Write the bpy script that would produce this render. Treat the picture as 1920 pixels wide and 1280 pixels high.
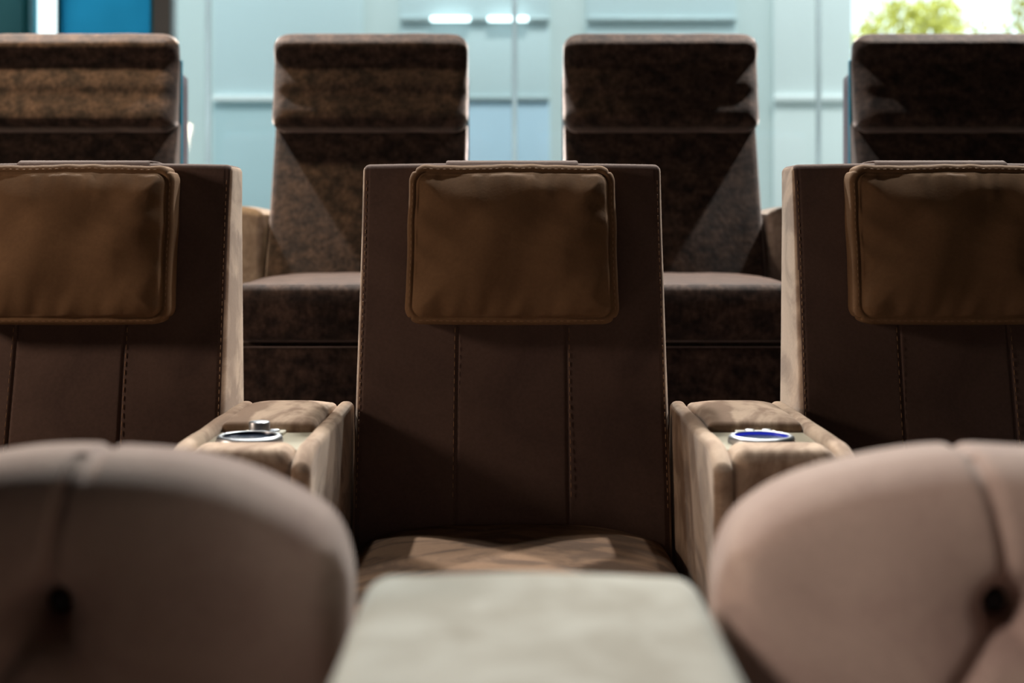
import bpy, math, random
from mathutils import Vector, Matrix, noise

for o in list(bpy.data.objects):
    bpy.data.objects.remove(o)
C = bpy.context.scene.collection
random.seed(7)
PI = math.pi
F = 2667.0                      # focal length in pixels at 1920 wide
HC = 0.985                      # camera height

# ------------------------------------------------------------------ camera
cd = bpy.data.cameras.new('camera'); cam = bpy.data.objects.new('camera', cd); C.objects.link(cam)
cam.location = (0, 0, HC); cam.rotation_euler = (PI/2, 0, 0)
cd.sensor_width = 36; cd.lens = 36*F/1920
cd.shift_y = -220/1920
cd.clip_start = 0.05
cd.dof.use_dof = True; cd.dof.focus_distance = 2.63; cd.dof.aperture_fstop = 2.4
bpy.context.scene.camera = cam

# ------------------------------------------------------------------ exposure and sky
vs = bpy.context.scene.view_settings
vs.view_transform = 'Standard'; vs.look = 'None'; vs.gamma = 1; vs.use_curve_mapping = False
vs.exposure = 0.0
w = bpy.data.worlds.new('World'); bpy.context.scene.world = w; w.use_nodes = True
bg = w.node_tree.nodes['Background']
bg.inputs[0].default_value = (0.86, 0.97, 1.0, 1); bg.inputs[1].default_value = 1.9

def sun(rx, rz, e, col):
    l = bpy.data.lights.new('sun', 'SUN'); l.energy = e; l.color = col; l.angle = math.radians(1.5)
    o = bpy.data.objects.new('sun', l); o.rotation_euler = (rx, 0, rz); C.objects.link(o)
def spot(loc, tgt, e, col, size=60, blend=0.5, rad=0.05, name='spotlight'):
    l = bpy.data.lights.new(name, 'SPOT'); l.energy = e; l.color = col
    l.spot_size = math.radians(size); l.spot_blend = blend; l.shadow_soft_size = rad
    o = bpy.data.objects.new(name, l); o.location = loc
    o.rotation_euler = (Vector(tgt)-Vector(loc)).to_track_quat('-Z', 'Y').to_euler(); C.objects.link(o)
def area(loc, tgt, e, col, sx, sy, name='area_light'):
    l = bpy.data.lights.new(name, 'AREA'); l.energy = e; l.color = col; l.shape = 'RECTANGLE'; l.size = sx; l.size_y = sy
    o = bpy.data.objects.new(name, l); o.location = loc
    o.rotation_euler = (Vector(tgt)-Vector(loc)).to_track_quat('-Z', 'Y').to_euler(); C.objects.link(o)

sun(math.radians(32), 0.25, 1.7, (1.0, 0.97, 0.9))
COOL = (0.88, 0.97, 1.0); NEUT = (1.0, 0.95, 0.88); WARM = (1.0, 0.72, 0.42)
# downlights in the ceiling, a little behind each row's backs
for x in (-0.8, 0.15, 0.9):
    spot((x, 3.55, 2.85), (x*0.9, 2.3, 0.6), 68, NEUT, 70, 0.6, 0.05, 'ceiling_downlight')
for x, e in ((-1.75, 560), (1.75, 560)):
    spot((x, 4.52, 2.9), (x*0.75, 3.7, 0.9), e, NEUT, 75, 0.6, 0.04, 'ceiling_downlight')
spot((0.0, 4.32, 2.9), (0.0, 3.6, 0.9), 330, NEUT, 75, 0.6, 0.05, 'ceiling_downlight')
spot((0.1, 2.3, 2.85), (0.05, 1.0, 0.6), 108, COOL, 60, 0.7, 0.08, 'ceiling_downlight')
# warm lamps at the left side of the room
spot((-1.45, 3.52, 2.88), (-1.2, 3.8, 1.3), 260, WARM, 50, 1.0, 0.12, 'warm_downlight')
spot((-0.25, 3.50, 2.88), (-0.3, 3.8, 1.3), 45, WARM, 50, 1.0, 0.12, 'warm_downlight')
area((-2.2, 1.9, 1.5), (0.0, 2.6, 1.0), 14.5, (1.0, 0.74, 0.56), 0.3, 0.3, 'wall_lamp_light')
spot((-0.9, 0.2, 1.75), (0.62, 1.25, 0.62), 76, (1.0, 0.84, 0.75), 44, 1.0, 0.12, 'armchair_spot')  # added spot, narrowed to brighten only the right front armchair

# ------------------------------------------------------------------ materials
def newmat(name):
    m = bpy.data.materials.new(name); m.use_nodes = True
    return m, m.node_tree, m.node_tree.nodes['Principled BSDF']
def plain(name, col, rough=0.5, metal=0.0, emis=None, es=0.0, bump=0.0, bscale=200, var=0.0, vscale=6):
    m, t, b = newmat(name)
    b.inputs['Roughness'].default_value = rough; b.inputs['Metallic'].default_value = metal
    tc = t.nodes.new('ShaderNodeTexCoord')
    n = t.nodes.new('ShaderNodeTexNoise'); n.inputs['Scale'].default_value = vscale; n.inputs['Detail'].default_value = 4
    t.links.new(tc.outputs['Object'], n.inputs['Vector'])
    r = t.nodes.new('ShaderNodeMapRange'); r.inputs[3].default_value = 1-var; r.inputs[4].default_value = 1+var
    t.links.new(n.outputs['Fac'], r.inputs[0])
    mx = t.nodes.new('ShaderNodeVectorMath'); mx.operation = 'SCALE'; mx.inputs[0].default_value = col
    t.links.new(r.outputs[0], mx.inputs['Scale']); t.links.new(mx.outputs[0], b.inputs['Base Color'])
    if bump:
        n2 = t.nodes.new('ShaderNodeTexNoise'); n2.inputs['Scale'].default_value = bscale
        t.links.new(tc.outputs['Object'], n2.inputs['Vector'])
        bp = t.nodes.new('ShaderNodeBump'); bp.inputs['Strength'].default_value = bump; bp.inputs['Distance'].default_value = 0.002
        t.links.new(n2.outputs['Fac'], bp.inputs['Height']); t.links.new(bp.outputs[0], b.inputs['Normal'])
    if emis:
        b.inputs['Emission Color'].default_value = (*emis, 1); b.inputs['Emission Strength'].default_value = es
    return m
def nap(name, dark, light, scale=(6, 6, 6), distort=1.5, lo=0.35, hi=0.7, sheen=0.3, stint=(1, 1, 1), srough=0.5, fine=0.15, fscale=(160, 160, 160), bump=0.25):
    """suede or velvet: brushed nap patches + fine pile, with sheen"""
    m, t, b = newmat(name)
    b.inputs['Roughness'].default_value = 0.85
    b.inputs['Specular IOR Level'].default_value = 0.15
    b.inputs['Sheen Weight'].default_value = sheen; b.inputs['Sheen Tint'].default_value = (*stint, 1)
    b.inputs['Sheen Roughness'].default_value = srough
    tc = t.nodes.new('ShaderNodeTexCoord')
    mp = t.nodes.new('ShaderNodeMapping'); mp.inputs['Scale'].default_value = scale
    t.links.new(tc.outputs['Object'], mp.inputs[0])
    n = t.nodes.new('ShaderNodeTexNoise'); n.inputs['Scale'].default_value = 1; n.inputs['Detail'].default_value = 5
    n.inputs['Roughness'].default_value = 0.55; n.inputs['Distortion'].default_value = distort
    t.links.new(mp.outputs[0], n.inputs['Vector'])
    r = t.nodes.new('ShaderNodeMapRange'); r.interpolation_type = 'SMOOTHSTEP'
    r.inputs[1].default_value = lo; r.inputs[2].default_value = hi
    t.links.new(n.outputs['Fac'], r.inputs[0])
    mp2 = t.nodes.new('ShaderNodeMapping'); mp2.inputs['Scale'].default_value = fscale
    t.links.new(tc.outputs['Object'], mp2.inputs[0])
    n2 = t.nodes.new('ShaderNodeTexNoise'); n2.inputs['Scale'].default_value = 1; n2.inputs['Detail'].default_value = 3
    t.links.new(mp2.outputs[0], n2.inputs['Vector'])
    mix = t.nodes.new('ShaderNodeMix'); mix.data_type = 'RGBA'
    mix.inputs['A'].default_value = (*dark, 1); mix.inputs['B'].default_value = (*light, 1)
    t.links.new(r.outputs[0], mix.inputs['Factor'])
    r2 = t.nodes.new('ShaderNodeMapRange'); r2.inputs[1].default_value = 0.3; r2.inputs[2].default_value = 0.7
    r2.inputs[3].default_value = 1-fine; r2.inputs[4].default_value = 1+fine
    t.links.new(n2.outputs['Fac'], r2.inputs[0])
    sc = t.nodes.new('ShaderNodeVectorMath'); sc.operation = 'SCALE'
    t.links.new(mix.outputs['Result'], sc.inputs[0]); t.links.new(r2.outputs[0], sc.inputs['Scale'])
    t.links.new(sc.outputs[0], b.inputs['Base Color'])
    bp = t.nodes.new('ShaderNodeBump'); bp.inputs['Strength'].default_value = bump; bp.inputs['Distance'].default_value = 0.001
    t.links.new(n2.outputs['Fac'], bp.inputs['Height']); t.links.new(bp.outputs[0], b.inputs['Normal'])
    return m
M = {}
M['suede'] = nap('brown_suede', (0.086, 0.056, 0.049), (0.122, 0.080, 0.067), (5, 5, 5), 1.2, 0.3, 0.7, 0.08, (1, 0.9, 0.8), 0.6, 0.08)
M['console_suede'] = nap('brushed_brown_suede', (0.21, 0.135, 0.09), (0.45, 0.335, 0.245), (8, 4, 6), 1.8, 0.38, 0.62, 0.25, (1, 0.92, 0.84), 0.5, 0.06)
M['seat_suede'] = nap('brushed_seat_suede', (0.10, 0.060, 0.038), (0.20, 0.120, 0.072), (6, 9, 4), 1.2, 0.42, 0.58, 0.04, (1, 0.92, 0.84), 0.5, 0.06)
M['pillow'] = nap('pillow_suede', (0.145, 0.083, 0.043), (0.20, 0.117, 0.062), (6, 6, 6), 1.0, 0.3, 0.7, 0.03, (1, 0.88, 0.7), 0.5, 0.06)
M['velvet'] = nap('brown_velvet', (0.020, 0.015, 0.014), (0.066, 0.044, 0.035), (26, 26, 34), 0.3, 0.30, 0.72, 1.0, (1.0, 0.86, 0.82), 0.3, 0.4, (90, 90, 60), 0.6)
M['velvet_arm_lit'] = nap('lit_brown_velvet', (0.30, 0.245, 0.205), (0.44, 0.375, 0.32), (14, 14, 14), 0.6, 0.36, 0.68, 0.4, (1.0, 0.85, 0.75), 0.4, 0.15, (90, 90, 60), 0.4)  # brown velvet lightened and greyed for the daylight on the arms
M['beige'] = nap('beige_suede', (0.42, 0.30, 0.258), (0.54, 0.41, 0.345), (7, 7, 7), 1.0, 0.3, 0.7, 0.25, (1, 0.95, 0.9), 0.5, 0.05)
M['pale_beige'] = nap('pale_beige_suede', (0.375, 0.355, 0.295), (0.51, 0.505, 0.44), (9, 9, 9), 1.0, 0.35, 0.65, 0.3, (0.95, 1, 0.95), 0.5, 0.05)
M['thread'] = plain('tan_thread', (0.30, 0.175, 0.09), 0.7)
M['shell'] = plain('mauve_shell', (0.17, 0.125, 0.15), 0.45)
M['film'] = plain('blue_edge_trim', (0.05, 0.30, 0.45), 0.25)
M['dark'] = plain('black_plastic', (0.015, 0.015, 0.016), 0.5)
M['steel'] = plain('brushed_steel', (0.55, 0.60, 0.65), 0.38, 1.0)
M['plate'] = plain('champagne_plate', (0.40, 0.37, 0.28), 0.35, 0.35, var=0.06)
M['switch'] = plain('pale_switch', (0.62, 0.6, 0.5), 0.4)
M['bluecup'] = plain('blue_cup_liner', (0.02, 0.03, 0.25), 0.3, 0.2, (0.03, 0.05, 0.8), 0.45)
M['darkcup'] = plain('dark_cup_liner', (0.02, 0.035, 0.07), 0.25, 0.3)
M['floor'] = plain('dark_carpet', (0.05, 0.04, 0.035), 0.95, bump=0.5, bscale=400, var=0.2, vscale=60)
M['ceiling'] = plain('dark_ceiling', (0.06, 0.06, 0.06), 0.9)
M['wall'] = plain('dark_wall', (0.09, 0.075, 0.065), 0.9, var=0.05)
def frosted(name, col, vscale=2.0):
    m, t, b = newmat(name); t.nodes.remove(b); out = t.nodes['Material Output']
    tc = t.nodes.new('ShaderNodeTexCoord'); n = t.nodes.new('ShaderNodeTexNoise'); n.inputs['Scale'].default_value = vscale
    t.links.new(tc.outputs['Object'], n.inputs['Vector'])
    r = t.nodes.new('ShaderNodeMapRange'); r.inputs[1].default_value = 0.3; r.inputs[2].default_value = 0.7; r.inputs[3].default_value = 0.7; r.inputs[4].default_value = 1.2
    t.links.new(n.outputs['Fac'], r.inputs[0])
    sc = t.nodes.new('ShaderNodeVectorMath'); sc.operation = 'SCALE'; sc.inputs[0].default_value = col
    t.links.new(r.outputs[0], sc.inputs['Scale'])
    tl = t.nodes.new('ShaderNodeBsdfTranslucent'); df = t.nodes.new('ShaderNodeBsdfDiffuse'); mx = t.nodes.new('ShaderNodeMixShader')
    t.links.new(sc.outputs[0], tl.inputs[0]); t.links.new(sc.outputs[0], df.inputs[0]); mx.inputs[0].default_value = 0.3
    t.links.new(tl.outputs[0], mx.inputs[1]); t.links.new(df.outputs[0], mx.inputs[2]); t.links.new(mx.outputs[0], out.inputs[0])
    return m
M['teal'] = frosted('teal_lit_wall', (0.03, 0.085, 0.09))
M['bluedoor'] = frosted('blue_frosted_glass', (0.02, 0.24, 0.42), 2.6)
M['joint'] = frosted('pale_glass_joint', (0.85, 0.95, 0.97))
M['bluetrim'] = plain('cyan_trim', (0.02, 0.45, 0.6), 0.4)
M['frame'] = plain('grey_frame', (0.45, 0.5, 0.5), 0.5)
M['facade'] = plain('pale_facade', (0.64, 0.74, 0.74), 0.6, var=0.05, vscale=1.2)
M['facade_panel'] = plain('pale_facade_panel', (0.64, 0.77, 0.80), 0.5, var=0.05, vscale=1.5)
M['facade_lower'] = plain('pale_teal_panel', (0.50, 0.66, 0.70), 0.5, var=0.07, vscale=1.8)
M['facade_blue'] = plain('pale_blue_panel', (0.54, 0.72, 0.86), 0.5, var=0.05, vscale=1.5)
M['facade_bright'] = plain('brightened_panel', (0.82, 0.90, 0.90), 0.5, var=0.04, vscale=1.5)  # brightening of the wall towards the right, put into the panel colour
M['ledge'] = plain('metal_ledge', (0.5, 0.6, 0.62), 0.35, 0.5)
M['ledge_white'] = plain('white_ledge', (0.9, 0.95, 0.95), 0.35)
M['glint'] = plain('ledge_glint', (1, 1, 1), 0.4, emis=(0.8, 0.97, 1.0), es=3.0)  # glow standing in for lights mirrored on the ledge
M['paving'] = plain('pale_paving', (0.55, 0.55, 0.52), 0.9, var=0.08)
M['leaf'] = plain('yellow_green_leaf', (0.62, 0.60, 0.13), 0.6, var=0.35, vscale=9)
M['bark'] = plain('bark', (0.18, 0.13, 0.08), 0.9)
m, t, b = newmat('pane_glass')
t.nodes.remove(b); out = t.nodes['Material Output']
tr = t.nodes.new('ShaderNodeBsdfTransparent'); tr.inputs[0].default_value = (0.95, 0.99, 0.99, 1)
gl = t.nodes.new('ShaderNodeBsdfGlossy'); gl.inputs['Roughness'].default_value = 0.02
fr = t.nodes.new('ShaderNodeFresnel'); fr.inputs[0].default_value = 1.45
mx = t.nodes.new('ShaderNodeMixShader'); t.links.new(fr.outputs[0], mx.inputs[0])
t.links.new(tr.outputs[0], mx.inputs[1]); t.links.new(gl.outputs[0], mx.inputs[2]); t.links.new(mx.outputs[0], out.inputs[0])
M['glass'] = m

# ------------------------------------------------------------------ helpers
class MB:
    def __init__(s): s.v = []; s.f = []
    def add(s, v, f):
        o = len(s.v); s.v += [tuple(p) for p in v]; s.f += [tuple(i+o for i in q) for q in f]; return s
    def build(s, name, mat, parent=None, loc=None, smooth=True):
        me = bpy.data.meshes.new(name); me.from_pydata(s.v, [], s.f); me.update()
        me.materials.append(mat)
        if smooth:
            for p in me.polygons: p.use_smooth = True
        o = bpy.data.objects.new(name, me); C.objects.link(o)
        if parent: o.parent = parent
        if loc: o.location = loc
        return o

def ticks(h, r, n, k, extra=()):
    a = h-r
    t = [-a + 2*a*i/n for i in range(n+1)] if a > 1e-6 else [0.0]
    t += [e for e in extra if abs(e) < a]
    for i in range(1, k+1):
        d = r*math.tan(PI/4*i/k); t += [a+d, -a-d]
    t = sorted(t); o = [t[0]]
    for q in t[1:]:
        if q-o[-1] > 1e-5: o.append(q)
    o[0] = -h; o[-1] = h
    return o
def rbox(hx, hy, hz, r, n=(6, 6, 6), k=4, f=None, c=(0, 0, 0), ex=((), (), ())):
    """rounded box of half sizes; f(x,y,z,side) deforms, side = the unit normal"""
    T = [ticks(h, r, n[i], k, ex[i]) for i, h in enumerate((hx, hy, hz))]
    N = [len(t)-1 for t in T]; idx = {}; V = []; Fc = []
    def vid(i, j, l):
        q = (i, j, l)
        if q in idx: return idx[q]
        p = (T[0][i], T[1][j], T[2][l]); H = (hx, hy, hz)
        inn = [max(-(h-r), min(h-r, a)) for a, h in zip(p, H)]
        d = Vector([a-b_ for a, b_ in zip(p, inn)])
        if d.length > 1e-9: d.normalize()
        x, y, z = [a+b_*r for a, b_ in zip(inn, d)]
        if f: x, y, z = f(x, y, z, d)
        V.append((x+c[0], y+c[1], z+c[2])); idx[q] = len(V)-1
        return idx[q]
    for i in range(N[0]):
        for j in range(N[1]):
            Fc.append((vid(i, j, 0), vid(i, j+1, 0), vid(i+1, j+1, 0), vid(i+1, j, 0)))
            Fc.append((vid(i, j, N[2]), vid(i+1, j, N[2]), vid(i+1, j+1, N[2]), vid(i, j+1, N[2])))
    for i in range(N[0]):
        for l in range(N[2]):
            Fc.append((vid(i, 0, l), vid(i+1, 0, l), vid(i+1, 0, l+1), vid(i, 0, l+1)))
            Fc.append((vid(i, N[1], l), vid(i, N[1], l+1), vid(i+1, N[1], l+1), vid(i+1, N[1], l)))
    for j in range(N[1]):
        for l in range(N[2]):
            Fc.append((vid(0, j, l), vid(0, j, l+1), vid(0, j+1, l+1), vid(0, j+1, l)))
            Fc.append((vid(N[0], j, l), vid(N[0], j+1, l), vid(N[0], j+1, l+1), vid(N[0], j, l+1)))
    return MB().add(V, Fc)
def box3(x0, x1, y0, y1, z0, z1, r=0.004, k=2, n=(1, 1, 1), **kw):
    return rbox((x1-x0)/2, (y1-y0)/2, (z1-z0)/2, r, n, k, c=((x0+x1)/2, (y0+y1)/2, (z0+z1)/2), **kw)
def lathe(prof, seg=40, c=(0, 0, 0)):
    V = []; Fc = []
    for r, z in prof:
        for s in range(seg):
            a = 2*PI*s/seg; V.append((c[0]+r*math.cos(a), c[1]+r*math.sin(a), c[2]+z))
    for i in range(len(prof)-1):
        for s in range(seg):
            Fc.append((i*seg+s, i*seg+(s+1) % seg, (i+1)*seg+(s+1) % seg, (i+1)*seg+s))
    return MB().add(V, Fc)
def tube(pts, rad, seg=8):
    V = []; Fc = []; n = len(pts)
    for i, p in enumerate(pts):
        p = Vector(p); d = (Vector(pts[min(i+1, n-1)])-Vector(pts[max(i-1, 0)])).normalized()
        u = d.cross(Vector((0.13, 0.9, 0.31))).normalized(); v = d.cross(u)
        rr = rad(i/(n-1)) if callable(rad) else rad
        for s in range(seg):
            a = 2*PI*s/seg; V.append(p+u*rr*math.cos(a)+v*rr*math.sin(a))
    for i in range(n-1):
        for s in range(seg):
            Fc.append((i*seg+s, i*seg+(s+1) % seg, (i+1)*seg+(s+1) % seg, (i+1)*seg+s))
    Fc.append(tuple(range(seg))[::-1]); Fc.append(tuple((n-1)*seg+s for s in range(seg)))
    return MB().add(V, Fc)
def stitches(path, L=0.0075, gap=0.0045, rad=0.0009, slant=0.0):
    """a row of short thread stitches along a polyline"""
    mb = MB(); P = [Vector(p) for p in path]; cum = [0]
    for a, b_ in zip(P, P[1:]): cum.append(cum[-1]+(b_-a).length)
    def at(s):
        for i in range(len(P)-1):
            if s <= cum[i+1]: return P[i].lerp(P[i+1], (s-cum[i])/max(1e-9, cum[i+1]-cum[i]))
        return P[-1]
    s = 0
    while s+L < cum[-1]:
        a, b_ = at(s), at(s+L); mid = at(s+L/2)
        t = tube([a, a.lerp(b_, 0.25), b_.lerp(a, 0.25), b_], lambda q: rad*(0.6 if q in (0.0, 1.0) else 1.0), 5)
        mb.add(t.v, t.f); s += L+gap
    return mb
def tag(o, label=None, cat=None, group=None, kind=None):
    if label: o['label'] = label
    if cat: o['category'] = cat
    if group: o['group'] = group
    if kind: o['kind'] = kind
    return o
def empty(name, loc, label=None, cat=None, group=None):
    o = bpy.data.objects.new(name, None); C.objects.link(o); o.location = loc; o.empty_display_size = 0.1
    return tag(o, label, cat, group)
def copy_tree(o, parent=None):
    c = o.copy(); C.objects.link(c); c.parent = parent
    for ch in [q for q in bpy.data.objects if q.parent == o]: copy_tree(ch, c)
    return c
def struct(name, mb, mat, smooth=False, parent=None):
    o = mb.build(name, mat, parent, smooth=smooth)
    if not parent: o['kind'] = 'structure'
    return o
def nz(x, y, z, s=1.0): return noise.noise(Vector((x*s, y*s, z*s)))
def lerp(a, b_, t): return a+(b_-a)*t
def clamp(a, lo=0.0, hi=1.0): return max(lo, min(hi, a))
def gauss(a, s): return math.exp(-(a/s)**2)
def prof(pts, z):
    """smooth interpolation through (z, value) pairs"""
    if z <= pts[0][0]: return pts[0][1]
    for (z0, a), (z1, b_) in zip(pts, pts[1:]):
        if z <= z1:
            t = (z-z0)/(z1-z0); t = t*t*(3-2*t); return a+(b_-a)*t
    return pts[-1][1]

# ------------------------------------------------------------------ room
RISE = 0.365; GY = 5.6
struct('floor', box3(-3.6, 3.6, -2.6, GY+0.1, -0.1, 0.0, 0.002, 1), M['floor'])
tag(box3(-3.4, 3.4, 3.02, GY-0.35, 0.0, RISE, 0.01, 2).build('platform', M['floor'], smooth=False), kind='structure')
bpy.data.objects['platform'].name = 'floor_platform'
struct('ceiling', box3(-3.7, 3.7, -2.7, GY+0.1, 3.0, 3.1, 0.002, 1), M['ceiling'])
struct('wall_left', box3(-3.7, -3.6, -2.7, GY+0.1, 0, 3.0, 0.002, 1), M['wall'])
struct('wall_right', box3(3.6, 3.7, -2.7, GY+0.1, 0, 3.0, 0.002, 1), M['wall'])
struct('wall_front', box3(-3.6, 3.6, -2.7, -2.6, 0, 3.0, 0.002, 1), M['wall'])
def gx(px, d=GY): return (px-960)*d/F
struct('wall_back', box3(-3.6, gx(50)-1.2, GY-0.06, GY+0.06, 0, 3.0, 0.002, 1), M['wall'])
struct('window_7', MB().add([(gx(50)-1.2, GY, 0), (gx(50), GY, 0), (gx(50), GY, 3.0), (gx(50)-1.2, GY, 3.0)], [(0, 1, 2, 3)]), M['teal'])  # teal wall, made translucent so that it looks lit
# glazed back side: left window slot, blue door leaf, grey post, then big panes
struct('trim_1', box3(gx(50), gx(63), GY-0.05, GY+0.05, 0, 3.0, 0.004, 2), M['bluetrim'])
def window(i, x0, x1):
    w_ = struct('window_%d' % i, box3(x0, x1, GY-0.006, GY+0.006, 0.06, 2.94, 0.002, 1), M['glass'])
    return w_
window(1, gx(63), gx(110))
fm = MB()
for a, b_, c_, d in ((gx(110), gx(292), 2.86, 2.94), (gx(110), gx(292), 0.0, 0.1)):
    q = box3(a, b_, GY-0.025, GY+0.025, c_, d, 0.004, 2); fm.add(q.v, q.f)
for a in (gx(110), gx(284)):
    q = box3(a, a+0.017, GY-0.025, GY+0.025, 0.1, 2.86, 0.004, 2); fm.add(q.v, q.f)
door = struct('door_1', fm, M['bluetrim'])
struct('pane', MB().add([(gx(110), GY, 0.1), (gx(292), GY, 0.1), (gx(292), GY, 2.9), (gx(110), GY, 2.9)], [(0, 1, 2, 3)]), M['bluedoor'], parent=door)
struct('door_handle', tube([(gx(275), GY-0.03, 0.95), (gx(275), GY-0.09, 0.96), (gx(275), GY-0.09, 1.25), (gx(275), GY-0.03, 1.26)], 0.012, 10), M['steel'], True, door)
struct('trim_2', box3(gx(294), gx(326), GY-0.06, GY+0.06, 0, 3.0, 0.004, 2), M['frame'])
js = [326, 390, 965, 1535, 2105, 2660]
for i in range(5):
    window(i+2, gx(js[i])+0.01, gx(js[i+1])-0.01)
for i, p in enumerate(js[1:-1]):
    struct('trim_%d' % (i+3), MB().add([(gx(p)-0.01, GY, 0.06), (gx(p)+0.01, GY, 0.06), (gx(p)+0.01, GY, 2.94), (gx(p)-0.01, GY, 2.94)], [(0, 1, 2, 3)]), M['joint'])
struct('trim_7', box3(gx(326), 3.6, GY-0.04, GY+0.04, 0, 0.06, 0.004, 2), M['frame'])
struct('trim_8', box3(gx(326), 3.6, GY-0.04, GY+0.04, 2.94, 3.0, 0.004, 2), M['frame'])

# ------------------------------------------------------------------ outside
WY = 7.5
def wx(px): return (px-960)*WY/F
def wz(py): return HC-(py-420)*WY/F
ground = struct('ground', box3(-12, 14, GY+0.12, 22, -0.12, -0.02, 0.002, 1), M['paving'])
fac = struct('wall_outside', box3(wx(250), wx(1600), WY+0.02, WY+0.3, -0.1, 3.3, 0.01, 2), M['facade'])
cols = [(400, 680, 0), (750, 1030, 1), (1100, 1380, 1), (1450, 1596, 0)]
for a, b_, kind in cols:
    zs = [-0.02, 0.9, wz(185)] + ([wz(38), 3.2] if kind else [3.2])
    for z0, z1 in zip(zs, zs[1:]):
        p = box3(wx(a), wx(b_), WY, WY+0.03, z0+0.012, z1-0.012, 0.004, 2).build('panel', M['facade_bright'] if a == 1450 else M['facade_panel'] if z0 > 1 else M['facade_blue'] if a == 750 else M['facade_lower'], fac)
    if kind:
        box3(wx(a), wx(b_), WY-0.03, WY+0.03, wz(38)-0.012, wz(38)+0.012, 0.004, 2).build('ledge', M['ledge'], fac)
        box3(wx(a), wx(b_), WY-0.02, WY+0.03, wz(185)-0.012, wz(185)+0.012, 0.004, 2).build('ledge', M['ledge'], fac)
    else:
        box3(wx(a), wx(b_), WY-0.03, WY+0.03, wz(185)-0.014, wz(185)+0.014, 0.004, 2).build('ledge', M['ledge_white'], fac)
for n_, (a, b_, lb) in enumerate(((808, 882, 'small glowing strip added as a reflection on the pale wall ledge, nearer the blue door'), (915, 990, 'small glowing strip added as a reflection on the pale wall ledge, nearer the shrubs'))):
    tag(box3(wx(a), wx(b_), WY-0.055, WY-0.031, wz(38)-0.014, wz(38)+0.014, 0.01, 3).build('glint_strip', M['glint']), lb, 'strip light', 'added glints on the outside wall')  # glowing strips added for the bright reflections along the ledge

def shrub(name, x, y, h, rad, label, seed):
    rnd = random.Random(seed)
    root = empty(name, (x, y, -0.02), label, 'shrub', 'shrubs outside the window')
    st = MB()
    for k_ in range(7):
        a = rnd.uniform(0, 2*PI); q = rad*0.5
        t_ = tube([(0.04*math.cos(a), 0.04*math.sin(a), 0), (q*0.4*math.cos(a), q*0.4*math.sin(a), h*0.4), (q*math.cos(a), q*math.sin(a), h*0.85)], lambda s: 0.022*(1-0.7*s), 6)
        st.add(t_.v, t_.f)
    st.build('stem', M['bark'], root)
    lf = MB()
    for k_ in range(4200):
        u = rnd.random(); a = rnd.uniform(0, 2*PI); zz = h*(0.12+0.88*u)
        rr = rad*math.sqrt(rnd.random())*math.sqrt(max(0.03, 1-abs((u-0.45)/0.58)**4))*(0.8+0.35*nz(math.cos(a)*2, math.sin(a)*2, zz*2+seed))
        p = Vector((rr*math.cos(a), rr*math.sin(a), zz))
        d = Vector((rnd.gauss(0, 1), rnd.gauss(0, 1), rnd.gauss(0.4, 1))).normalized(); s_ = d.orthogonal().normalized()
        L = rnd.uniform(0.06, 0.10); nn = d.cross(s_)*0.006
        lf.add([p, p+d*L*0.5+s_*L*0.25+nn, p+d*L, p+d*L*0.5-s_*L*0.25+nn], [(0, 1, 2, 3)])
    tag(lf.build('foliage', M['leaf'], root, smooth=False), kind=None)
    return root
shrub('shrub', 2.62, 9.2, 2.42, 0.60, 'yellow-green shrub outside the glass, the fuller one left of the other', 3)
shrub('shrub', 3.55, 9.2, 2.85, 0.48, 'yellow-green shrub outside the glass at the right border of the photo', 5)

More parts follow.
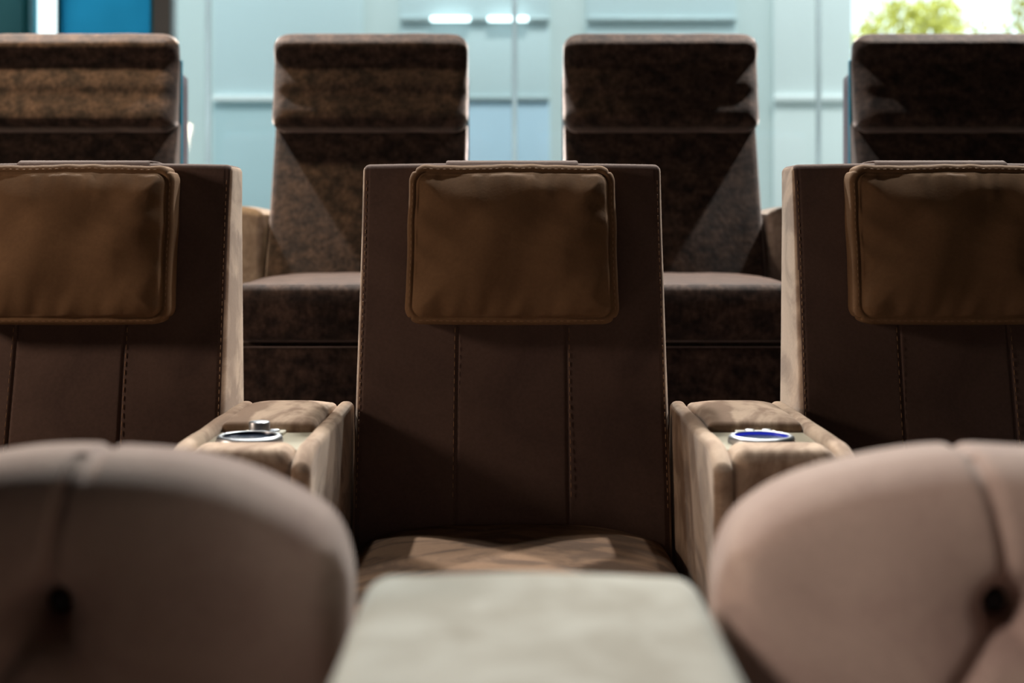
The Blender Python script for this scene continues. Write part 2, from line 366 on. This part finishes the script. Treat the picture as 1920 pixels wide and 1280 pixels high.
# ------------------------------------------------------------------ middle row: brown suede cinema seats
def yf(z): return lerp(0.225, 0.372, (z-0.45)/0.65)              # front of the backrest, local
SEAM = 0.098
def cinema_seat():
    root = empty('cinema_seat', (0, 2.3, 0))
    # backrest: upright behind, reclined in front
    z0, z1, yb = 0.34, 1.10, 0.485; hz = (z1-z0)/2; cz = (z0+z1)/2
    def f(x, y, z, s):
        Z = z+cz; t = (y+0.06)/0.12
        fr = yf(Z)+0.004*nz(x*6, Z*5, 1.7)
        if y < 0:
            for xs in (-SEAM, SEAM):
                if Z < 0.9: fr += 0.0045*gauss(x-xs, 0.0026)
            fr += -0.006*(1-(x/0.28)**2)
            for xs in (-0.269, 0.269): fr += 0.0015*gauss(x-xs, 0.0025)
        wd = 1.0+0.022*clamp((1.0-Z)/0.5)
        return (x*wd, lerp(fr, yb, t), z-0.003*(x/0.28)**2*(1 if z > 0 else 0))
    e = []
    for xs in (-SEAM, SEAM, -0.266, 0.266): e += [xs+d for d in (-0.006, -0.004, -0.0025, -0.001, 0, 0.001, 0.0025, 0.004, 0.006)]
    bk = rbox(0.28, 0.06, hz, 0.013, (30, 3, 40), 4, f, (0, 0, cz), (e, (), ())).build('backrest', M['suede'], root)
    bk.data.materials.append(M['console_suede'])       # same suede, side faces lightened in colour for the rim light
    for p in bk.data.polygons:
        if abs(p.normal.x) > 0.75 and abs(p.center.x) > 0.27: p.material_index = 1
    for xs in (-SEAM-0.005, SEAM+0.005):
        stitches([(xs*(1+0.022*clamp((1.0-z/100)/0.5)), yf(z/100)-0.0075+0.0*z, z/100) for z in range(50, 84, 2)], 0.0095, 0.006, 0.0008).build('stitching', M['thread'], bk)
    for sg in (-1, 1):
        stitches([(sg*0.2715*(1.0+0.022*clamp((1.0-z/100)/0.5)), yf(z/100)-0.0015, z/100) for z in range(48, 109, 2)], 0.008, 0.0055, 0.0008).build('stitching', M['thread'], bk)
    # headrest pillow with a flat seam all round
    W, H, T = 0.19, 0.143, 0.030; pcz = 0.949
    def g(x, y, z, s):
        u, v = x/W, z/H
        X, Z = x*(1.0+0.012*(-v)), z
        Y = y
        inx, inz = W-0.013, H-0.013
        au, av = clamp(abs(x)/inx), clamp(abs(z)/inz)
        if y < -0.002:
            R_ = 0.022; qx, qz = abs(x)-(inx-R_), abs(z)-(inz-R_)
            dd = math.hypot(max(qx, 0), max(qz, 0))+min(max(qx, qz), 0)-R_
            ins = 1-math.exp(-max(0.0, -dd)/0.030)
            Y = y-0.030*ins-0.008*(1-u*u)*(1-v*v)
            low = 1-0.6*clamp(-v*2-0.9)
            Y += 0.0032*low*gauss(dd, 0.0022)
            # gathers running in from the edges
            near = clamp(-dd/0.006)
            top = clamp((v+0.15)/1.15)**1.6; bot = clamp((-v-0.35)/0.65)
            lft = clamp((abs(u)-0.45)/0.55)
            Y += near*(0.012*top*nz(x*17+9*z, z*15-4*x, 3.3)+0.005*top**3*nz(x*52, z*14, 6.1)+0.0045*bot*nz(x*34-9*z, z*16, 8.1)
                 +0.010*nz(x*10+4, z*12-5*x, 5.5)+0.007*lft*nz(x*14, z*28+x*9, 9.2))
        wob = 0.0035*nz(x*9, 2, 1)+0.0015*nz(x*40, 4, 1)
        Z += (wob+0.003*gauss(x, 0.09)) * clamp(v)**3
        Z -= 0.002*clamp(-v)*(1-u*u)
        X += 0.003*nz(z*14, 7, 3)*u**3
        # follow the slope of the backrest
        Yc = yf(pcz+Z)-T-0.006
        return (X, Y+Yc, Z)
    ex = [sg*(W-0.014+d) for sg in (-1, 1) for d in (-0.008, -0.005, -0.003, -0.0015, 0, 0.0015, 0.003, 0.005)]
    ez = [sg*(H-0.014+d) for sg in (-1, 1) for d in (-0.008, -0.005, -0.003, -0.0015, 0, 0.0015, 0.003, 0.005)]
    def outline(x, y, z, s):
        # round the pillow corners in outline
        R = 0.030; ax, az = abs(x)-(W-R), abs(z)-(H-R)
        if ax > 0 and az > 0:
            L = max(ax, az); q = math.hypot(ax, az); k_ = L/q
            x = math.copysign(W-R+ax*k_, x); z = math.copysign(H-R+az*k_, z)
        return g(x, y, z, s)
    pl = rbox(W, T, H, 0.011, (96, 3, 74), 4, outline, (0, 0, pcz), (ex, (), ez)).build('headrest_pillow', M['pillow'], root)
    def pp(x, z):
        p_ = outline(x, -T, z, None); return (p_[0], p_[1]+0.001, p_[2]+pcz)
    a, c_ = W-0.0075, H-0.0075
    for path in ([(-a+0.018+i*(2*a-0.036)/40, -c_) for i in range(41)], [(-a+0.018+i*(2*a-0.036)/40, c_) for i in range(41)],
                 [(-a, -c_+0.018+i*(2*c_-0.036)/40) for i in range(41)], [(a, -c_+0.018+i*(2*c_-0.036)/40) for i in range(41)]):
        stitches([pp(*q) for q in path], 0.007, 0.005, 0.0008).build('stitching', M['thread'], pl)
    # strap over the top of the backrest
    sp = []
    for (y, z) in [(yf(1.03)-0.004, 1.03), (yf(1.08)-0.004, 1.085), (0.372, 1.1005), (0.385, 1.105), (0.43, 1.1055), (0.475, 1.105), (0.489, 1.098), (0.490, 1.07), (0.490, 0.88)]: sp.append((y, z))
    st = MB(); V = []; Fc = []
    for (y, z) in sp:
        for x in (-0.124, -0.121, 0, 0.121, 0.124): V.append((x, y, z-(0.0015 if abs(x) > 0.122 else 0)))
    for i in range(len(sp)-1):
        for j in range(4): Fc.append((i*5+j, i*5+j+1, i*5+j+6, i*5+j+5))
    so = st.add(V, Fc).build('strap', M['suede'], pl)
    so.modifiers.new('thick', 'SOLIDIFY').thickness = 0.004
    # seat cushion, domed
    def sf(x, y, z, s):
        u = clamp(abs(x)/0.29); v = clamp(abs(y)/0.30)
        if z > 0: z = z - 0.045*u**3.2*1.0 + 0.012*(1-v**2) + 0.002*nz(x*9, y*9, 2)
        return (x, y, z)
    rbox(0.280, 0.285, 0.09, 0.035, (24, 22, 2), 5, sf, (0, -0.04, 0.362)).build('seat', M['seat_suede'], root)
    rbox(0.280, 0.022, 0.12, 0.016, (12, 2, 8), 4, None, (0, -0.315, 0.165)).build('footrest', M['suede'], root)
    box3(-0.275, 0.275, -0.28, 0.46, 0.03, 0.33, 0.01, 2).build('base', M['suede'], root)
    for sx in (-1, 1):
        for y in (-0.22, 0.4):
            lathe([(0.0, 0.0), (0.022, 0.0), (0.025, 0.004), (0.025, 0.032), (0, 0.032)], 16, (sx*0.24, y, 0)).build('foot', M['dark'], root)
    return root
seat0 = cinema_seat()
SG = 'brown suede seats of the middle row'
PX = 0.806
for o, x, lb in ((seat0, 0.0, 'brown suede cinema seat in the middle, between the two cup holder consoles'),
                 (None, -PX, 'brown suede cinema seat with wrinkled pillow, left of the console with steel knob'),
                 (None, PX, 'dark brown suede cinema seat right of the console with blue-lit cup holder')):
    o = o or copy_tree(seat0); o.location = (x, 2.3, 0); tag(o, lb, 'seat', SG)

def console(x, blue, label):
    root = empty('seat_console', (x, 2.3, 0), label, 'console', 'consoles of the middle row')
    ZT = 0.662
    def pan(sx):
        def f(px, y, z, s):
            if z > 0:      # soft rounded front corner, gentle dip towards it
                z -= 0.022*clamp((-y-0.20)/0.09)**2
            px += 0.002*nz(y*7, z*7, sx*3)
            return (px, y, z + (0.002*nz(y*9, 1, sx) if z > 0 else 0))
        return rbox(0.0145, 0.293, (ZT-0.002)/2, 0.0125, (2, 30, 24), 5, f, (sx*0.0925, 0.035, (ZT-0.002)/2))
    for sx in (-1, 1): pan(sx).build('side_panel', M['console_suede'], root)
    def rc(px, y, z, s):
        if z > 0: z += 0.010*(1-(px/0.077)**4)*(1-(y/0.14)**4) - 0.004*clamp((y-0.05)/0.1)
        return (px, y, z)
    rbox(0.0775, 0.148, 0.035, 0.011, (12, 20, 3), 5, rc, (0, 0.165, ZT-0.035)).build('rear_cushion', M['console_suede'], root)
    rbox(0.0770, 0.048, 0.315, 0.024, (12, 3, 24), 6, None, (0, -0.199, ZT-0.318)).build('front_cushion', M['console_suede'], root)
    box3(-0.0778, 0.0778, -0.16, 0.03, 0.60, ZT-0.016, 0.003, 2).build('top_plate', M['plate'], root)
    box3(-0.075, 0.075, -0.15, 0.29, 0.05, 0.60, 0.005, 2).build('body', M['suede'], root)
    ch = lathe([(0.0415, -0.002), (0.0415, 0.009), (0.0425, 0.0105), (0.047, 0.0105), (0.051, 0.007), (0.052, 0.0), (0.052, -0.002)], 56, (-0.01, -0.095, ZT-0.014)).build('cup_holder', M['steel'], root)
    lathe([(0.0412, 0.0095), (0.0405, 0.006), (0.0395, 0.0055)], 56, (-0.01, -0.095, ZT-0.0145)).build('cup_liner', M['bluecup'] if blue else M['darkcup'], ch)
    lathe([(0.0397, 0.0056), (0.02, 0.005), (0.0001, 0.005)], 56, (-0.01, -0.095, ZT-0.0145)).build('cup_bottom', M['darkcup'], ch)
    pz = ZT-0.016
    sw = box3(-0.035, 0.03, -0.02, 0.012, pz, pz+0.005, 0.0014, 2).build('switch_plate', M['switch'], root)
    for q in (-0.013, 0.014):
        lathe([(0.0085, 0), (0.0085, 0.002), (0.007, 0.003), (0.0001, 0.0032)], 20, (q, -0.004, pz+0.005)).build('button', M['steel'], sw)
    if not blue:
        tag(lathe([(0.0165, 0), (0.0165, 0.022), (0.0155, 0.0235), (0.0001, 0.024)], 32, (-0.007, -0.025, pz)).build('knob', M['steel'], root), 'round steel knob')
    for sx in (-1, 1):
        for y in (-0.18, 0.26):
            lathe([(0.0, 0.0), (0.02, 0.0), (0.02, 0.05), (0, 0.052)], 16, (sx*0.045, y, 0)).build('foot', M['dark'], root)
    return root
console(-0.397, False, 'brushed brown suede console with steel cup holder and round steel knob')
console(0.397, True, 'brushed brown suede console with blue-lit cup holder and two small buttons')

# ------------------------------------------------------------------ rear row: dark velvet recliners on the platform
RX = 0.010; RP = 0.800; RY = 3.6
def recliner():
    root = empty('velvet_recliner', (0, RY, RISE))
    HWd = 0.265
    # z values local to platform (world - RISE)
    lowp = [(0.40, 0.115), (0.90, 0.315)]
    def lf(z): return lerp(0.115, 0.322, (z-0.45)/0.42)
    def f(x, y, z, s):
        Z = z+0.655; t = (y+0.04)/0.08
        fr = min(lf(Z), 0.33) + 0.005*nz(x*7, Z*6, 3) - 0.008*(1-(x/HWd)**2)
        return (x, lerp(fr, max(fr+0.05, 0.385), t), z)
    rbox(HWd, 0.04, 0.255, 0.02, (16, 3, 20), 4, f, (0, 0, 0.655)).build('backrest', M['velvet'], root)
    hp = [(0.872, 0.262), (0.886, 0.248), (0.905, 0.248), (0.985, 0.280), (1.065, 0.310), (1.105, 0.288), (1.146, 0.296)]
    hh = 0.1375; cz = 1.0085
    def h(x, y, z, s):
        Z = z+cz; t = (y+0.042)/0.084
        fr = prof(hp, Z) - 0.006*(1-(x/HWd)**2)
        edge = clamp((abs(x)/HWd-0.8)/0.2)
        fr += 0.0035*edge*nz(x*9, (Z+abs(x)*0.8)*42, 2)*clamp((1.0-Z)/0.1) + 0.003*nz(x*9, Z*9, 5)
        Z2 = z - 0.004*edge*clamp(z/hh)**4 + 0.0015*nz(x*12, 3, 3) - 0.022*clamp((-(y+0.02))/0.02)*gauss(Z-1.146, 0.02)*0.4
        return (x, lerp(fr, 0.385, t), Z2)
    rbox(HWd+0.003, 0.042, hh, 0.038, (36, 3, 36), 6, h, (0, 0, cz)).build('headrest', M['velvet'], root)
    # hard shell behind with chamfered top corners
    def sh(x, y, z, s):
        c_ = 0.035; d = abs(x)+z-(HWd+0.31-c_)
        if d > 0 and z > 0: z -= d*0.5; x -= math.copysign(d*0.5, x)
        return (x, y, z)
    shell = rbox(HWd+0.003, 0.028, 0.31, 0.006, (20, 1, 20), 2, sh, (0, 0.425, 0.76)).build('shell', M['shell'], root)
    tag(shell, 'hard mauve panel behind the velvet back')
    box3(-HWd-0.001, HWd+0.001, 0.382, 0.398, 0.45, 1.08, 0.004, 2).build('edge_trim', M['film'], root)
    # seat cushion with a bulging front
    def sf(x, y, z, s):
        u = clamp(abs(x)/0.262)
        if z > 0: z += 0.014*(1-u**4)*clamp((y+0.26)/0.3) + 0.0015*nz(x*20, y*20, 2)
        if y < -0.1: y -= 0.012*math.cos(clamp(abs(z)/0.07)*PI/2)
        return (x, y, z)
    rbox(0.262, 0.245, 0.067, 0.020, (22, 16, 6), 5, sf, (0, -0.04, 0.412)).build('seat', M['velvet'], root)
    def fp(x, y, z, s): return (x, y+0.003*nz(x*9, z*9, 4), z)
    rbox(0.262, 0.02, 0.13, 0.014, (16, 2, 10), 4, fp, (0, -0.262, 0.202)).build('footrest', M['velvet'], root)
    box3(-0.255, 0.255, -0.235, 0.40, 0.05, 0.34, 0.01, 2).build('base', M['velvet'], root)
    for sx in (-1, 1):
        for y in (-0.2, 0.33):
            lathe([(0.0, 0.0), (0.022, 0.0), (0.025, 0.004), (0.025, 0.052), (0, 0.052)], 16, (sx*0.21, y, 0)).build('foot', M['dark'], root)
    return root
rec0 = recliner()
for i, lb in ((-1.5, 'velvet recliner with golden sheen in the back row, before the blue door'),
              (-0.5, 'dark velvet recliner in the back row, behind the middle suede seat, its left side'),
              (0.5, 'dark velvet recliner in the back row, behind the middle suede seat, its right side'),
              (1.5, 'nearly black velvet recliner in the back row, before the yellow-green shrubs')):
    o = rec0 if i == -1.5 else copy_tree(rec0)
    o.location = (RX+i*RP, RY, RISE); tag(o, lb, 'recliner', 'velvet recliners of the back row')
def rear_arm(x, label):
    root = empty('velvet_console', (x, RY, RISE), label, 'console', 'velvet consoles of the back row')
    def f(px, y, z, s):
        if z > 0: z -= 0.018*(px/0.13)**2 + 0.0
        return (px, y, z)
    rbox(0.130, 0.135, 0.335, 0.022, (12, 10, 12), 5, f, (0, 0.315, 0.337)).build('arm_body', M['velvet_arm_lit'], root)
    return root
rear_arm(RX-RP, 'velvet console in the back row, between the golden recliner and the next')
rear_arm(RX, 'velvet console of the back row standing behind the middle suede seat')
rear_arm(RX+RP, 'velvet console in the back row, beside the nearly black recliner')

# ------------------------------------------------------------------ front row: pale tufted armchairs, out of focus
FXc = 0.024; FP = 0.80; FY = 1.0
def tufted(m):
    root = empty('tufted_armchair', (0, FY, 0))
    bx = 0.011 if m > 0 else -0.022
    HW = 0.241; zb, zt0, arc = 0.36, 0.677, 0.106
    hz = (zt0+arc-zb)/2
    def f(x, y, z, s):
        Z = z+hz                                    # 0 .. 2hz
        u = clamp(abs(x)/HW)
        top = (zt0-zb)+arc*math.sqrt(max(0.0, 1-u**2.1))
        q = Z/(2*hz); Z = q*top+zb
        X = x*(1-0.02*clamp((zt0-0.03-Z)/0.2))
        fr = 0.253+0.02*(Z-0.75)
        if y < 0.03:
            rim = min((top+zb-Z), (HW-abs(x))*1.0)
            pf = 1-math.exp(-max(0, rim)/0.018)
            fr -= 0.030*pf
            bz = 0.646; dx, dz = x-bx, Z-bz
            dist = math.hypot(dx, dz)
            fr += 0.065*math.exp(-(dist/0.021)**2)+0.016*math.exp(-(dist/0.06)**2)
            if dz > 0: fr += 0.009*gauss(dx+m*0.027*(dz/0.137)**1.5, 0.0065)*clamp(dz/0.02)*(1 if rim > 0.002 else 0.4)
            else:
                for sg in (-1, 1): fr += 0.012*gauss((dx*0.8+sg*dz*0.6), 0.011)*clamp(-dz/0.02)*(1 if dx*sg > -0.01 else 0)
            fr += 0.003*nz(x*9, Z*9, 2)
        t = (y+0.06)/0.12
        Z += 0.004*nz(x*14, 1, 1)*q**8 - 0.005*gauss(x+m*0.016, 0.006)*q**10
        return (X, lerp(fr, 0.335, t), Z)
    exx = [-m*0.003+d*0.0025 for d in range(-14, 15)]
    bk = rbox(HW, 0.06, hz, 0.026, (70, 4, 70), 6, f, (0, 0, 0), (exx, (), ())).build('backrest', M['beige'], root)
    lathe([(0.0001, -0.004), (0.007, -0.003), (0.011, 0.0), (0.009, 0.004), (0.0001, 0.005)], 24).build('button', M['dark'], bk).matrix_local = \
        Matrix.Translation((bx, 0.285, 0.646)) @ Matrix.Rotation(PI/2, 4, 'X')
    def sf(x, y, z, s):
        if z > 0: z += 0.012*(1-(x/0.245)**2)
        return (x, y, z)
    rbox(0.243, 0.235, 0.065, 0.04, (14, 14, 2), 5, sf, (0, -0.02, 0.37)).build('seat', M['beige'], root)
    box3(-0.24, 0.24, -0.24, 0.30, 0.06, 0.31, 0.015, 3).build('base', M['beige'], root)
    for sx in (-1, 1):
        for y in (-0.18, 0.26):
            lathe([(0.0, 0.0), (0.012, 0.0), (0.02, 0.06), (0, 0.062)], 16, (sx*0.2, y, 0)).build('leg', M['dark'], root)
    return root
for sg, lb in ((-1, 'blurred dark-shaded beige tufted armchair in the foreground, left of the pale console'),
               (1, 'blurred peach-lit beige tufted armchair in the foreground, right of the pale console')):
    o = tufted(sg)
    o.location = (FXc+sg*FP/2-(0.010 if sg < 0 else 0), FY, 0); tag(o, lb, 'armchair', 'tufted armchairs of the front row')
cr = empty('armrest_console', (0.018, FY, 0), 'blurred pale beige flat-topped console between the two foreground armchairs', 'console')
def cf(x, y, z, s):
    if z > 0: z += 0.004*(1-(x/0.15)**2)+0.002*nz(x*9, y*9, 1)
    return (x, y, z)
rbox(0.149, 0.29, 0.045, 0.026, (16, 24, 2), 6, cf, (0, -0.02, 0.63)).build('top_cushion', M['pale_beige'], cr)
box3(-0.142, 0.142, -0.30, 0.26, 0.05, 0.59, 0.015, 3).build('body', M['beige'], cr)
for sx in (-1, 1):
    for y in (-0.26, 0.2):
        lathe([(0.0, 0.0), (0.02, 0.0), (0.02, 0.05), (0, 0.052)], 16, (sx*0.11, y, 0)).build('foot', M['dark'], cr)
